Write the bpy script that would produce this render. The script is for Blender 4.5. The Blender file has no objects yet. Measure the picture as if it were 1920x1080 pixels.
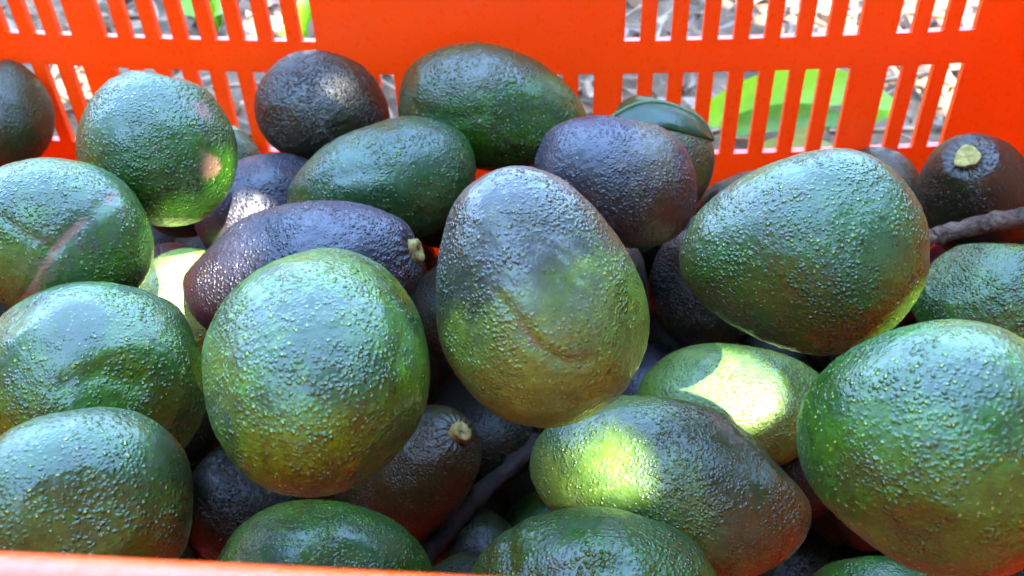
import bpy, math, random
import numpy as np
from mathutils import Matrix, Vector

CM = 0.01
scene = bpy.context.scene
COL = scene.collection
D = bpy.data

# ------------------------------------------------------------------ camera
CAM_R = [0.99689, 0.07024, -0.03568]
CAM_U = [-0.01896, 0.65345, 0.75673]
CAM_F = [-0.07646, 0.7537, -0.65275]
CAM_C = [5.80688, -42.69065, 19.90879]
cam = D.objects.new("camera", D.cameras.new("camera"))
COL.objects.link(cam)
scene.camera = cam
cam.matrix_world = Matrix(((CAM_R[0], CAM_U[0], -CAM_F[0], CAM_C[0] * CM),
                           (CAM_R[1], CAM_U[1], -CAM_F[1], CAM_C[1] * CM),
                           (CAM_R[2], CAM_U[2], -CAM_F[2], CAM_C[2] * CM),
                           (0, 0, 0, 1)))
cam.data.sensor_width = 36.0
cam.data.lens = 1700 / 1920 * 36.0
cam.data.clip_start = 0.005
cam.data.clip_end = 500.0
cam.data.dof.use_dof = True
cam.data.dof.focus_distance = 0.27
cam.data.dof.aperture_fstop = 20.0

# ------------------------------------------------------------------ light
SUN_TO = Vector((0.40, -0.54, 0.76)).normalized()          # towards the sun
elev = math.asin(SUN_TO.z)
azim = math.atan2(SUN_TO.x, SUN_TO.y)                        # from +Y, clockwise
world = D.worlds.new("World")
scene.world = world
world.use_nodes = True
wn = world.node_tree.nodes
sky = wn.new("ShaderNodeTexSky")
sky.sky_type = 'NISHITA'
sky.sun_disc = False
sky.sun_elevation = elev
sky.sun_rotation = azim
sky.dust_density = 0.3
sky.ozone_density = 3.2
world.node_tree.links.new(sky.outputs[0], wn["Background"].inputs[0])
wn["Background"].inputs[1].default_value = 0.15
sun = D.objects.new("sun", D.lights.new("sun", 'SUN'))
COL.objects.link(sun)
sun.data.energy = 2.0
sun.data.angle = math.radians(0.5)
sun.data.color = (1.0, 0.965, 0.91)
sun.rotation_euler = SUN_TO.to_track_quat('Z', 'Y').to_euler()
sun.location = SUN_TO * 5
scene.view_settings.view_transform = 'Standard'
scene.view_settings.look = 'None'
scene.view_settings.gamma = 1.0
scene.view_settings.use_curve_mapping = False
scene.view_settings.exposure = 5.15
scene.cycles.max_bounces = 10
scene.cycles.transmission_bounces = 6

# ------------------------------------------------------------------ helpers
def tag(o, label=None, cat=None, group=None, kind=None):
    for k, v in (("label", label), ("category", cat), ("group", group), ("kind", kind)):
        if v:
            o[k] = v
    return o


def mesh_obj(name, verts, faces, mat=None, parent=None, smooth=False, loc=None):
    me = D.meshes.new(name)
    me.from_pydata([tuple(v) for v in verts], [], [tuple(f) for f in faces])
    me.update()
    if mat:
        me.materials.append(mat)
    if smooth:
        me.polygons.foreach_set("use_smooth", [True] * len(me.polygons))
    o = D.objects.new(name, me)
    COL.objects.link(o)
    if parent:
        o.parent = parent
    if loc is not None:
        o.location = loc
    return o


def empty(name, loc=(0, 0, 0)):
    o = D.objects.new(name, None)
    o.empty_display_size = 0.02
    o.location = loc
    COL.objects.link(o)
    return o


def hash3(ix, iy, iz, seed):
    h = (ix.astype(np.int64) * 374761393 + iy.astype(np.int64) * 668265263 + iz.astype(np.int64) * 2147483647 + seed * 974634777)
    h = (h ^ (h >> 13)) * 1274126177
    h = h & 0x7fffffffffff
    h = (h ^ (h >> 16)) * 2246822519
    return ((h & 0x7fffffffffff) % 1000003) / 1000003.0


def vnoise(p, seed=0):
    i = np.floor(p).astype(np.int64)
    f = p - i
    f = f * f * (3 - 2 * f)
    r = 0
    for dx in (0, 1):
        for dy in (0, 1):
            for dz in (0, 1):
                w = (f[:, 0] if dx else 1 - f[:, 0]) * (f[:, 1] if dy else 1 - f[:, 1]) * (f[:, 2] if dz else 1 - f[:, 2])
                r = r + w * hash3(i[:, 0] + dx, i[:, 1] + dy, i[:, 2] + dz, seed)
    return r * 2 - 1


def fbm(p, seed=0, octaves=3):
    a, s, r = 1.0, 1.0, 0.0
    for k in range(octaves):
        r = r + a * vnoise(p * s, seed + k)
        a *= 0.5
        s *= 2.03
    return r


def worley(p, seed=0):
    i = np.floor(p).astype(np.int64)
    best = np.full(len(p), 9.0)
    for dx in (-1, 0, 1):
        for dy in (-1, 0, 1):
            for dz in (-1, 0, 1):
                c = i + np.array((dx, dy, dz))
                q = np.stack([c[:, k] + hash3(c[:, 0], c[:, 1], c[:, 2], seed + 11 * k) for k in range(3)], 1)
                best = np.minimum(best, ((p - q) ** 2).sum(1))
    return np.sqrt(best)


def polydist(p, line):
    line = np.array(line, float)
    if len(line) == 1:
        return np.sqrt(((p - line[0]) ** 2).sum(1))
    best = np.full(len(p), 1e9)
    for a, b in zip(line[:-1], line[1:]):
        d = b - a
        t = np.clip(((p - a) @ d) / max(d @ d, 1e-9), 0, 1)
        best = np.minimum(best, ((p - a - t[:, None] * d) ** 2).sum(1))
    return np.sqrt(best)


class NT:
    """small node builder"""
    def __init__(self, name):
        self.m = D.materials.new(name)
        self.m.use_nodes = True
        self.t = self.m.node_tree
        self.b = self.t.nodes["Principled BSDF"]

    def n(self, typ, **kw):
        nd = self.t.nodes.new(typ)
        for k, v in kw.items():
            setattr(nd, k, v)
        return nd

    def l(self, a, b):
        self.t.links.new(a, b)

    def put(self, sock, v):
        if hasattr(v, "links"):
            self.l(v, sock)
        else:
            sock.default_value = v

    def math(self, op, a, b=0.0, clamp=False):
        nd = self.n("ShaderNodeMath", operation=op, use_clamp=clamp)
        self.put(nd.inputs[0], a)
        self.put(nd.inputs[1], b)
        return nd.outputs[0]

    def mix(self, fac, a, b):
        nd = self.n("ShaderNodeMix", data_type='RGBA')
        self.put(nd.inputs[0], fac)
        self.put(nd.inputs[6], a if hasattr(a, "links") else (*a, 1))
        self.put(nd.inputs[7], b if hasattr(b, "links") else (*b, 1))
        return nd.outputs[2]

    def ramp(self, v, lo, hi, a=0.0, b=1.0):
        nd = self.n("ShaderNodeMapRange", interpolation_type='SMOOTHSTEP')
        self.put(nd.inputs[0], v)
        for k, x in enumerate((lo, hi, a, b)):
            nd.inputs[k + 1].default_value = x
        return nd.outputs[0]

    def noise(self, vec, scale, detail=3.0, rough=0.55):
        nd = self.n("ShaderNodeTexNoise")
        self.l(vec, nd.inputs["Vector"])
        nd.inputs["Scale"].default_value = scale
        nd.inputs["Detail"].default_value = detail
        nd.inputs["Roughness"].default_value = rough
        return nd.outputs["Fac"]

    def voro(self, vec, scale, feature='F1', smooth=None):
        nd = self.n("ShaderNodeTexVoronoi", feature=feature)
        self.l(vec, nd.inputs["Vector"])
        nd.inputs["Scale"].default_value = scale
        if smooth is not None:
            nd.inputs["Smoothness"].default_value = smooth
        return nd

    def objvec(self, scale=100.0, offset=(0, 0, 0)):
        tc = self.n("ShaderNodeTexCoord")
        mp = self.n("ShaderNodeMapping")
        self.l(tc.outputs["Object"], mp.inputs[0])
        mp.inputs[1].default_value = offset
        mp.inputs[3].default_value = (scale,) * 3
        return mp.outputs[0]

    def bump(self, h, strength, dist, normal=None):
        nd = self.n("ShaderNodeBump")
        self.l(h, nd.inputs["Height"])
        nd.inputs["Strength"].default_value = strength
        nd.inputs["Distance"].default_value = dist
        if normal is not None:
            self.l(normal, nd.inputs["Normal"])
        return nd.outputs[0]

    def attr(self, name):
        nd = self.n("ShaderNodeAttribute", attribute_name=name)
        return nd


# ------------------------------------------------------------------ materials
def skin_material(name, c1, c2, c3, speck, speck_amt, rough, pebble, seed, spec=0.58):
    """avocado skin: c1/c2 mottled greens, c3 dark purple blush, pale lenticels, pebbled relief"""
    c1, c2, c3 = ([c[0] * 1.45, c[1] * 1.62, c[2] * 0.24] for c in (c1, c2, c3))
    speck = [x * 0.95 for x in speck]
    m = NT(name)
    v = m.objvec(100.0, (seed * 7.31, seed * 3.17, seed * 1.93))
    mask = m.attr("mask")
    sep = m.n("ShaderNodeSeparateColor")
    m.l(mask.outputs["Color"], sep.inputs[0])
    blush, scar, wax = sep.outputs[0], sep.outputs[1], sep.outputs[2]
    big = m.noise(v, 0.55, 4.0, 0.6)
    fine = m.noise(v, 5.0, 3.0, 0.65)
    base = m.mix(m.ramp(big, 0.38, 0.62), c1, c2)
    base = m.mix(m.math('MULTIPLY', m.ramp(m.noise(v, 1.7, 5.0, 0.7), 0.50, 0.72), 0.6), base, [x * 0.35 for x in c2])
    base = m.mix(m.math('MULTIPLY', m.ramp(fine, 0.35, 0.75), 0.55), base, tuple(x * 0.45 for x in c2))
    bl = m.ramp(m.math('ADD', blush, m.math('ADD', m.math('MULTIPLY', m.math('SUBTRACT', fine, 0.5), 0.6), m.math('MULTIPLY', m.math('SUBTRACT', m.noise(v, 14.0, 3.0, 0.7), 0.5), 0.5))), 0.2, 0.85)
    base = m.mix(bl, base, c3)
    # lenticels: pale dots of two sizes
    vo = m.voro(v, 3.6)
    wv = m.n("ShaderNodeVectorMath", operation='ADD')
    wn3 = m.n("ShaderNodeTexNoise")
    m.l(v, wn3.inputs["Vector"]); wn3.inputs["Scale"].default_value = 8.0
    wsc = m.n("ShaderNodeVectorMath", operation='SCALE')
    m.l(wn3.outputs["Color"], wsc.inputs[0]); wsc.inputs[3].default_value = 0.10
    m.l(v, wv.inputs[0]); m.l(wsc.outputs[0], wv.inputs[1])
    vo.inputs["Scale"].default_value = 6.6
    m.l(wv.outputs[0], vo.inputs["Vector"])
    hs = m.n("ShaderNodeSeparateColor")
    m.l(vo.outputs["Color"], hs.inputs[0])
    rad = m.math('MULTIPLY', hs.outputs[1], 0.11)
    dot = m.ramp(m.math('SUBTRACT', vo.outputs["Distance"], rad), 0.145, 0.06)
    region = m.ramp(m.noise(v, 0.8, 2.0), 0.40, 0.62)
    on = m.math('LESS_THAN', hs.outputs[0], m.math('MULTIPLY', m.math('ADD', m.math('MULTIPLY', region, 0.65), 0.4), speck_amt))
    dot = m.math('MULTIPLY', dot, on)
    dot = m.math('MULTIPLY', dot, m.math('SUBTRACT', 1.0, m.math('MULTIPLY', bl, 0.55)))
    dot = m.math('MULTIPLY', dot, m.math('SUBTRACT', 1.0, m.math('MULTIPLY', wax, 0.85), clamp=True))
    base = m.mix(m.math('MULTIPLY', dot, 0.8), base, speck)
    # dust film, rub marks and small corky scabs
    dust = m.math('MULTIPLY', m.ramp(m.noise(v, 1.1, 6.0, 0.75), 0.52, 0.75), m.ramp(m.noise(v, 18.0, 3.0, 0.7), 0.35, 0.7))
    base = m.mix(m.math('MULTIPLY', dust, 0.22), base, (0.06, 0.058, 0.046))
    sb = m.voro(v, 0.75)
    ss = m.n("ShaderNodeSeparateColor")
    m.l(sb.outputs["Color"], ss.inputs[0])
    scab = m.ramp(m.math('ADD', sb.outputs["Distance"], m.math('MULTIPLY', fine, 0.16)), 0.20, 0.12)
    scab = m.math('MULTIPLY', scab, m.math('LESS_THAN', ss.outputs[0], 0.30))
    base = m.mix(m.math('MULTIPLY', scab, 0.65), base, (0.085, 0.052, 0.028))
    # waxy grey rubbed skin and corky scars
    waxf = m.math('MULTIPLY', wax, m.ramp(m.noise(v, 2.2, 4.0, 0.7), 0.30, 0.62))
    base = m.mix(m.math('MULTIPLY', waxf, 0.55), base, (0.066, 0.072, 0.055))
    sc = m.ramp(m.math('ADD', scar, m.math('MULTIPLY', m.math('SUBTRACT', m.noise(v, 7.0, 3.0, 0.7), 0.5), 0.7)), 0.25, 0.7)
    base = m.mix(m.math('MULTIPLY', sc, 0.85), base, (0.17, 0.085, 0.045))
    m.l(base, m.b.inputs["Base Color"])
    rg = m.ramp(m.noise(v, 1.6, 4.0, 0.7), 0.3, 0.7, rough - 0.06, rough + 0.10)
    rg = m.math('ADD', rg, m.math('MULTIPLY', sc, 0.2))
    m.l(rg, m.b.inputs["Roughness"])
    m.b.inputs["Specular IOR Level"].default_value = spec
    # relief
    dome = m.math('MULTIPLY', m.ramp(vo.outputs["Distance"], 0.52, 0.05), m.math('ADD', m.math('MULTIPLY', hs.outputs[2], 0.6), 0.45))
    pv2 = m.voro(v, 9.5)
    dome2 = m.ramp(pv2.outputs["Distance"], 0.55, 0.05)
    amp = m.ramp(m.noise(v, 0.7, 3.0), 0.32, 0.68, 0.15, 1.2)
    h = m.math('ADD', dome, m.math('MULTIPLY', dome2, 0.40))
    h = m.math('MULTIPLY', h, amp)
    h = m.math('ADD', h, m.math('MULTIPLY', m.noise(v, 14.0, 4.0, 0.65), 0.14))
    h = m.math('ADD', h, m.math('MULTIPLY', dot, 0.30))
    h = m.math('MULTIPLY', h, m.math('SUBTRACT', 1.0, m.math('MULTIPLY', wax, 0.75), clamp=True))
    bp = m.bump(h, 1.0, 0.00055 * pebble)
    m.l(bp, m.b.inputs["Normal"])
    return m.m


def plastic_material():
    m = NT("orange_plastic")
    v = m.objvec(100.0)
    n = m.noise(v, 0.25, 4.0)
    col = m.mix(m.ramp(n, 0.3, 0.7), (0.94, 0.108, 0.0010), (0.93, 0.092, 0.0008))
    m.l(col, m.b.inputs["Base Color"])
    m.l(m.ramp(m.noise(v, 3.0, 4.0, 0.7), 0.3, 0.7, 0.24, 0.42), m.b.inputs["Roughness"])
    m.b.inputs['Specular IOR Level'].default_value = 0.8
    m.l(m.bump(m.noise(v, 6.0, 4.0, 0.6), 0.25, 0.0006), m.b.inputs["Normal"])
    tr = m.n("ShaderNodeBsdfTranslucent")
    tr.inputs[0].default_value = (0.95, 0.14, 0.001, 1)
    ms = m.n("ShaderNodeMixShader")
    ms.inputs[0].default_value = 0.38
    m.l(m.b.outputs[0], ms.inputs[1])
    m.l(tr.outputs[0], ms.inputs[2])
    m.l(ms.outputs[0], m.t.nodes["Material Output"].inputs[0])
    return m.m


def leafy_material(name, c1, c2, rough=0.4, trans=0.35, varattr=True):
    m = NT(name)
    v = m.objvec(100.0)
    n = m.noise(v, 0.7, 4.0, 0.65)
    f = m.ramp(n, 0.3, 0.7)
    base = m.mix(f, c1, c2)
    if varattr:
        at = m.attr("tint")
        mul = m.n("ShaderNodeMix", data_type='RGBA', blend_type='MULTIPLY')
        mul.inputs[0].default_value = 1.0
        m.l(base, mul.inputs[6])
        m.l(at.outputs["Color"], mul.inputs[7])
        base = mul.outputs[2]
    m.l(base, m.b.inputs["Base Color"])
    m.b.inputs["Roughness"].default_value = rough
    m.l(m.bump(m.noise(v, 3.0, 3.0), 0.4, 0.001), m.b.inputs["Normal"])
    tr = m.n("ShaderNodeBsdfTranslucent")
    m.l(base, tr.inputs[0])
    ms = m.n("ShaderNodeMixShader")
    ms.inputs[0].default_value = trans
    m.l(m.b.outputs[0], ms.inputs[1])
    m.l(tr.outputs[0], ms.inputs[2])
    m.l(ms.outputs[0], m.t.nodes["Material Output"].inputs[0])
    return m.m


def rough_material(name, c1, c2, scale, rough=0.85, bump=0.002, bscale=None):
    m = NT(name)
    v = m.objvec(100.0)
    base = m.mix(m.ramp(m.noise(v, scale, 5.0, 0.65), 0.32, 0.68), c1, c2)
    m.l(base, m.b.inputs["Base Color"])
    m.b.inputs["Roughness"].default_value = rough
    m.b.inputs["Specular IOR Level"].default_value = 0.15
    m.l(m.bump(m.noise(v, bscale or scale * 3, 4.0, 0.65), 0.8, bump), m.b.inputs["Normal"])
    return m.m


PLASTIC = plastic_material()
SOIL = rough_material("soil", (0.17, 0.105, 0.06), (0.09, 0.056, 0.034), 0.35, 0.95, 0.006)
DRY = leafy_material("dry_leaf", (0.27, 0.165, 0.090), (0.18, 0.108, 0.060), 0.6, 0.2)
GREEN_LEAF = leafy_material("canopy_leaf", (0.085, 0.13, 0.022), (0.055, 0.095, 0.018), 0.5, 0.5)
WEED = leafy_material("weed_leaf", (0.24, 0.44, 0.006), (0.18, 0.36, 0.006), 0.4, 0.45)  # lime brightened in the colour to stand in for sun
PALE_WEED = leafy_material("pale_weed", (0.32, 0.31, 0.07), (0.26, 0.26, 0.05), 0.5, 0.4)
FRUIT_LEAF = leafy_material("fruit_leaf", (0.018, 0.055, 0.012), (0.013, 0.040, 0.012), 0.33, 0.2, False)
MIDRIB = rough_material("leaf_midrib", (0.10, 0.14, 0.06), (0.08, 0.11, 0.05), 2.0, 0.5, 0.0004)
BARK = rough_material("bark", (0.17, 0.105, 0.070), (0.055, 0.034, 0.023), 1.6, 0.75, 0.0035, 5.0)
STEMM = rough_material("fruit_stem", (0.24, 0.20, 0.055), (0.15, 0.09, 0.03), 4.0, 0.7, 0.0012, 9.0)
SCARD = rough_material("stem_scar", (0.40, 0.34, 0.10), (0.28, 0.22, 0.06), 4.0, 0.75, 0.0008, 8.0)

# ------------------------------------------------------------------ ground
def build_ground():
    n = 90
    xs = np.concatenate([-np.geomspace(150, 1.3, 22), np.linspace(-1.2, 1.2, n), np.geomspace(1.3, 150, 22)])
    X, Y = np.meshgrid(xs, xs)
    P = np.stack([X.ravel(), Y.ravel(), 0 * X.ravel()], 1)
    z = 0.006 * fbm(P * 9, 3, 3) + 0.004 * fbm(P * 40, 8, 2)
    r = np.hypot(P[:, 0], P[:, 1])
    z = np.where(r < 1.6, z, z + 0.02 * fbm(P * 0.5, 5, 2))
    inside = (np.abs(P[:, 0]) < .36) & (P[:, 1] > -.45) & (P[:, 1] < .06)
    z = np.where(inside, -0.012, z)
    P[:, 2] = z - 0.222
    k = len(xs)
    faces = [(a * k + b, a * k + b + 1, (a + 1) * k + b + 1, (a + 1) * k + b) for a in range(k - 1) for b in range(k - 1)]
    tag(mesh_obj("ground", P, faces, SOIL, smooth=True), "pale dry soil of the orchard floor behind the crate", kind="structure")


build_ground()

# ------------------------------------------------------------------ crate
BOW, WP, GAP, SW, RAIL, SLOT = [1.35322, 15.30016, 1.79129, 0.76391, 1.68269, 4.63047]
PITCH = 1.5
TOP, BOTTOM, THICK = 7.75, -20.6, 0.42
DRAFT = math.tan(math.radians(3))
HALF_X, FRONT_Y = 30.0, -35.45


def slot_edges():
    h = WP / 2
    right = [h + i * PITCH for i in range(8)] + [h + 7 * PITCH + SW + GAP + i * PITCH for i in range(3)]
    up = [(u, u + SW) for u in right] + [(-u - SW, -u) for u in right]
    low = up + [(u, u + SW) for u in (h - 2.2, h - 3.75)] + [(-u - SW, -u) for u in (h - 2.2, h - 3.75)]
    return sorted(up), sorted(low)


UP, LOW = slot_edges()


def back_map(u, v, t):
    y = -BOW * (1 - (u / 25.0) ** 2) + v * DRAFT + t
    return (u * CM, y * CM, v * CM)


def front_map(u, v, t):
    y = FRONT_Y - (v - 8.0) * DRAFT - t - 0.009 * u
    return (u * CM, y * CM, v * CM)


def end_map(sgn):
    def f(u, v, t):
        return (sgn * (HALF_X + v * DRAFT + t) * CM, (u - 17.6) * CM, v * CM)
    return f


def build_wall(name, fmap, umin, umax, up, low, parent, flip):
    """one moulded wall on a (u, v) grid: solid cells form the wall mesh, each narrow bar between slots is a slat of its own"""
    us = sorted({round(x, 4) for e in up + low for x in e} | {umin, umax})
    fine = [us[0]]
    for a, b in zip(us[:-1], us[1:]):
        k = max(1, int(math.ceil((b - a) / 1.6)))
        fine += [a + (b - a) * j / k for j in range(1, k + 1)]
    us = [x for i, x in enumerate(fine) if i == 0 or x - fine[i - 1] > 1e-5]
    low_b = -RAIL - SLOT
    vs = [BOTTOM, -16.0, -12.0, -9.0, low_b, -RAIL, 0.0, SLOT, TOP - 1.0, TOP]
    rows = {4: low, 6: up}
    nu, nv = len(us) - 1, len(vs) - 1
    kind = {}
    slats = []
    for j in range(nv):
        for i in range(nu):
            kind[i, j] = "wall"
        if j in rows:
            es = rows[j]
            for i in range(nu):
                c = (us[i] + us[i + 1]) / 2
                if any(a < c < b for a, b in es):
                    kind[i, j] = "hole"
            for (a0, b0), (a1, b1) in zip(es[:-1], es[1:]):
                if a1 - b0 < 1.3:
                    cells = [i for i in range(nu) if b0 < (us[i] + us[i + 1]) / 2 < a1]
                    for i in cells:
                        kind[i, j] = ("slat", j, round(b0, 3))
                    slats.append((("slat", j, round(b0, 3)), cells, j))

    def mesh_for(sel, nm, par):
        vid, V, Fc = {}, [], []

        def vtx(i, j, t):
            key = (i, j, t)
            if key not in vid:
                vid[key] = len(V)
                V.append(fmap(us[i], vs[j], t * THICK))
            return vid[key]

        def quad(a, b, c, d):
            Fc.append((d, c, b, a) if flip else (a, b, c, d))
        for (i, j) in sel:
            quad(vtx(i, j, 0), vtx(i + 1, j, 0), vtx(i + 1, j + 1, 0), vtx(i, j + 1, 0))
            quad(vtx(i, j, 1), vtx(i, j + 1, 1), vtx(i + 1, j + 1, 1), vtx(i + 1, j, 1))
            for di, dj, (a, b) in ((-1, 0, ((i, j + 1), (i, j))), (1, 0, ((i + 1, j), (i + 1, j + 1))),
                                   (0, -1, ((i, j), (i + 1, j))), (0, 1, ((i + 1, j + 1), (i, j + 1)))):
                nb = kind.get((i + di, j + dj), "hole")
                if nb == "hole":
                    quad(vtx(*a, 1), vtx(*b, 1), vtx(*b, 0), vtx(*a, 0))
        return mesh_obj(nm, V, Fc, PLASTIC, par)
    w = mesh_for([c for c in kind if kind[c] == "wall"], name, parent)
    for key, cells, j in slats:
        mesh_for([(i, j) for i in cells], "slat", w)
    return w


def box_mesh(x0, x1, y0, y1, z0, z1, bev=0.0):
    V = [(x, y, z) for x in (x0, x1) for y in (y0, y1) for z in (z0, z1)]
    Fc = [(0, 1, 3, 2), (4, 6, 7, 5), (0, 4, 5, 1), (2, 3, 7, 6), (0, 2, 6, 4), (1, 5, 7, 3)]
    return V, Fc


def sweep_lip(pts_in, pts_out, z0, z1, name, parent):
    """closed rounded lip running along the crate's top edge"""
    n = len(pts_in)
    prof = [(0.02, 0.0), (0.0, 0.5), (0.12, 0.85), (0.35, 1.0), (0.7, 0.98), (0.93, 0.8), (1.0, 0.45), (1.0, -0.9), (0.86, -0.9), (0.86, 0.0)]
    V, Fc = [], []
    for a, b in zip(pts_in, pts_out):
        for s, h in prof:
            V.append((a[0] + (b[0] - a[0]) * s, a[1] + (b[1] - a[1]) * s, z0 + (z1 - z0) * h))
    k = len(prof)
    for i in range(n):
        for j in range(k):
            i2, j2 = (i + 1) % n, (j + 1) % k
            Fc.append((i * k + j, i2 * k + j, i2 * k + j2, i * k + j2))
    return mesh_obj(name, V, Fc, PLASTIC, parent, smooth=True)


def build_crate():
    crate = empty("plastic_crate", (0, -0.176, BOTTOM * CM))
    tag(crate, "bright orange plastic harvest crate with slotted walls, holding all the avocados", "crate")
    inv = Matrix.Translation((0, 0.176, -BOTTOM * CM))
    build_wall("long_wall", back_map, -29.6, 29.6, UP, LOW, crate, False)
    build_wall("long_wall", front_map, -29.6, 29.6, UP, LOW, crate, True)
    eu = [(-10.0 + i * PITCH, -10.0 + i * PITCH + SW) for i in range(5)] + [(4.0 + i * PITCH, 4.0 + i * PITCH + SW) for i in range(5)]
    build_wall("end_wall", end_map(-1), -16.6, 16.6, eu, eu, crate, False)
    build_wall("end_wall", end_map(1), -16.6, 16.6, eu, eu, crate, True)
    for sx in (-1, 1):
        for back in (0, 1):
            V, Fc = [], []
            vs = [BOTTOM, -10, 0, TOP]
            ring = []
            for v in vs:
                ex = HALF_X + v * DRAFT
                if back:
                    yb = back_map(29.6, v, 0)[1] / CM
                    inner = [(29.598, yb), (ex - 0.15, yb + 0.02 - 0.3), (ex, -1.0)]
                    outer = [(ex + THICK + .01, -1.0), (ex + THICK + .01, yb + 0.05), (ex - 0.1, yb + THICK + .06), (29.598, yb + THICK + .01)]
                else:
                    yb = front_map(29.6, v, 0)[1] / CM
                    inner = [(29.598, yb), (ex - 0.15, yb + 0.3), (ex, -34.2)]
                    outer = [(ex + THICK + .01, -34.2), (ex + THICK + .01, yb - 0.05), (ex - 0.1, yb - THICK - .06), (29.598, yb - THICK - .01)]
                ring.append([(sx * x * CM, y * CM, v * CM) for x, y in inner + outer])
            k = len(ring[0])
            for r in ring:
                V += r
            for a in range(len(vs) - 1):
                for b in range(k):
                    Fc.append((a * k + b, a * k + (b + 1) % k, (a + 1) * k + (b + 1) % k, (a + 1) * k + b))
            Fc.append(tuple(range(k)))
            Fc.append(tuple(range((len(vs) - 1) * k, len(vs) * k)))
            mesh_obj("corner_post", V, Fc, PLASTIC, crate)
    pin, pout = [], []
    N = 24
    for i in range(N + 1):
        u = -29.4 + 58.8 * i / N
        a, b = back_map(u, TOP, 0), back_map(u, TOP, 1.5)
        pin.append(a[:2]); pout.append(b[:2])
    ex = (HALF_X + TOP * DRAFT)
    pin += [(ex * CM, -0.015), (ex * CM, -0.34)]
    pout += [((ex + 1.5) * CM, -0.01), ((ex + 1.5) * CM, -0.345)]
    for i in range(N + 1):
        u = 29.4 - 58.8 * i / N
        a, b = front_map(u, TOP, 0), front_map(u, TOP, 1.5)
        pin.append(a[:2]); pout.append(b[:2])
    pin += [(-ex * CM, -0.34), (-ex * CM, -0.015)]
    pout += [(-(ex + 1.5) * CM, -0.345), (-(ex + 1.5) * CM, -0.01)]
    sweep_lip(pin, pout, (TOP + 0.02) * CM, (TOP + 0.65) * CM, "rim", crate)
    V, Fc = box_mesh(-0.289, 0.289, -0.338, -0.012, (BOTTOM - 0.4) * CM, (BOTTOM) * CM)
    mesh_obj("floor_panel", V, Fc, PLASTIC, crate)
    for ch in crate.children:
        ch.matrix_parent_inverse = inv
    return crate


build_crate()

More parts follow.
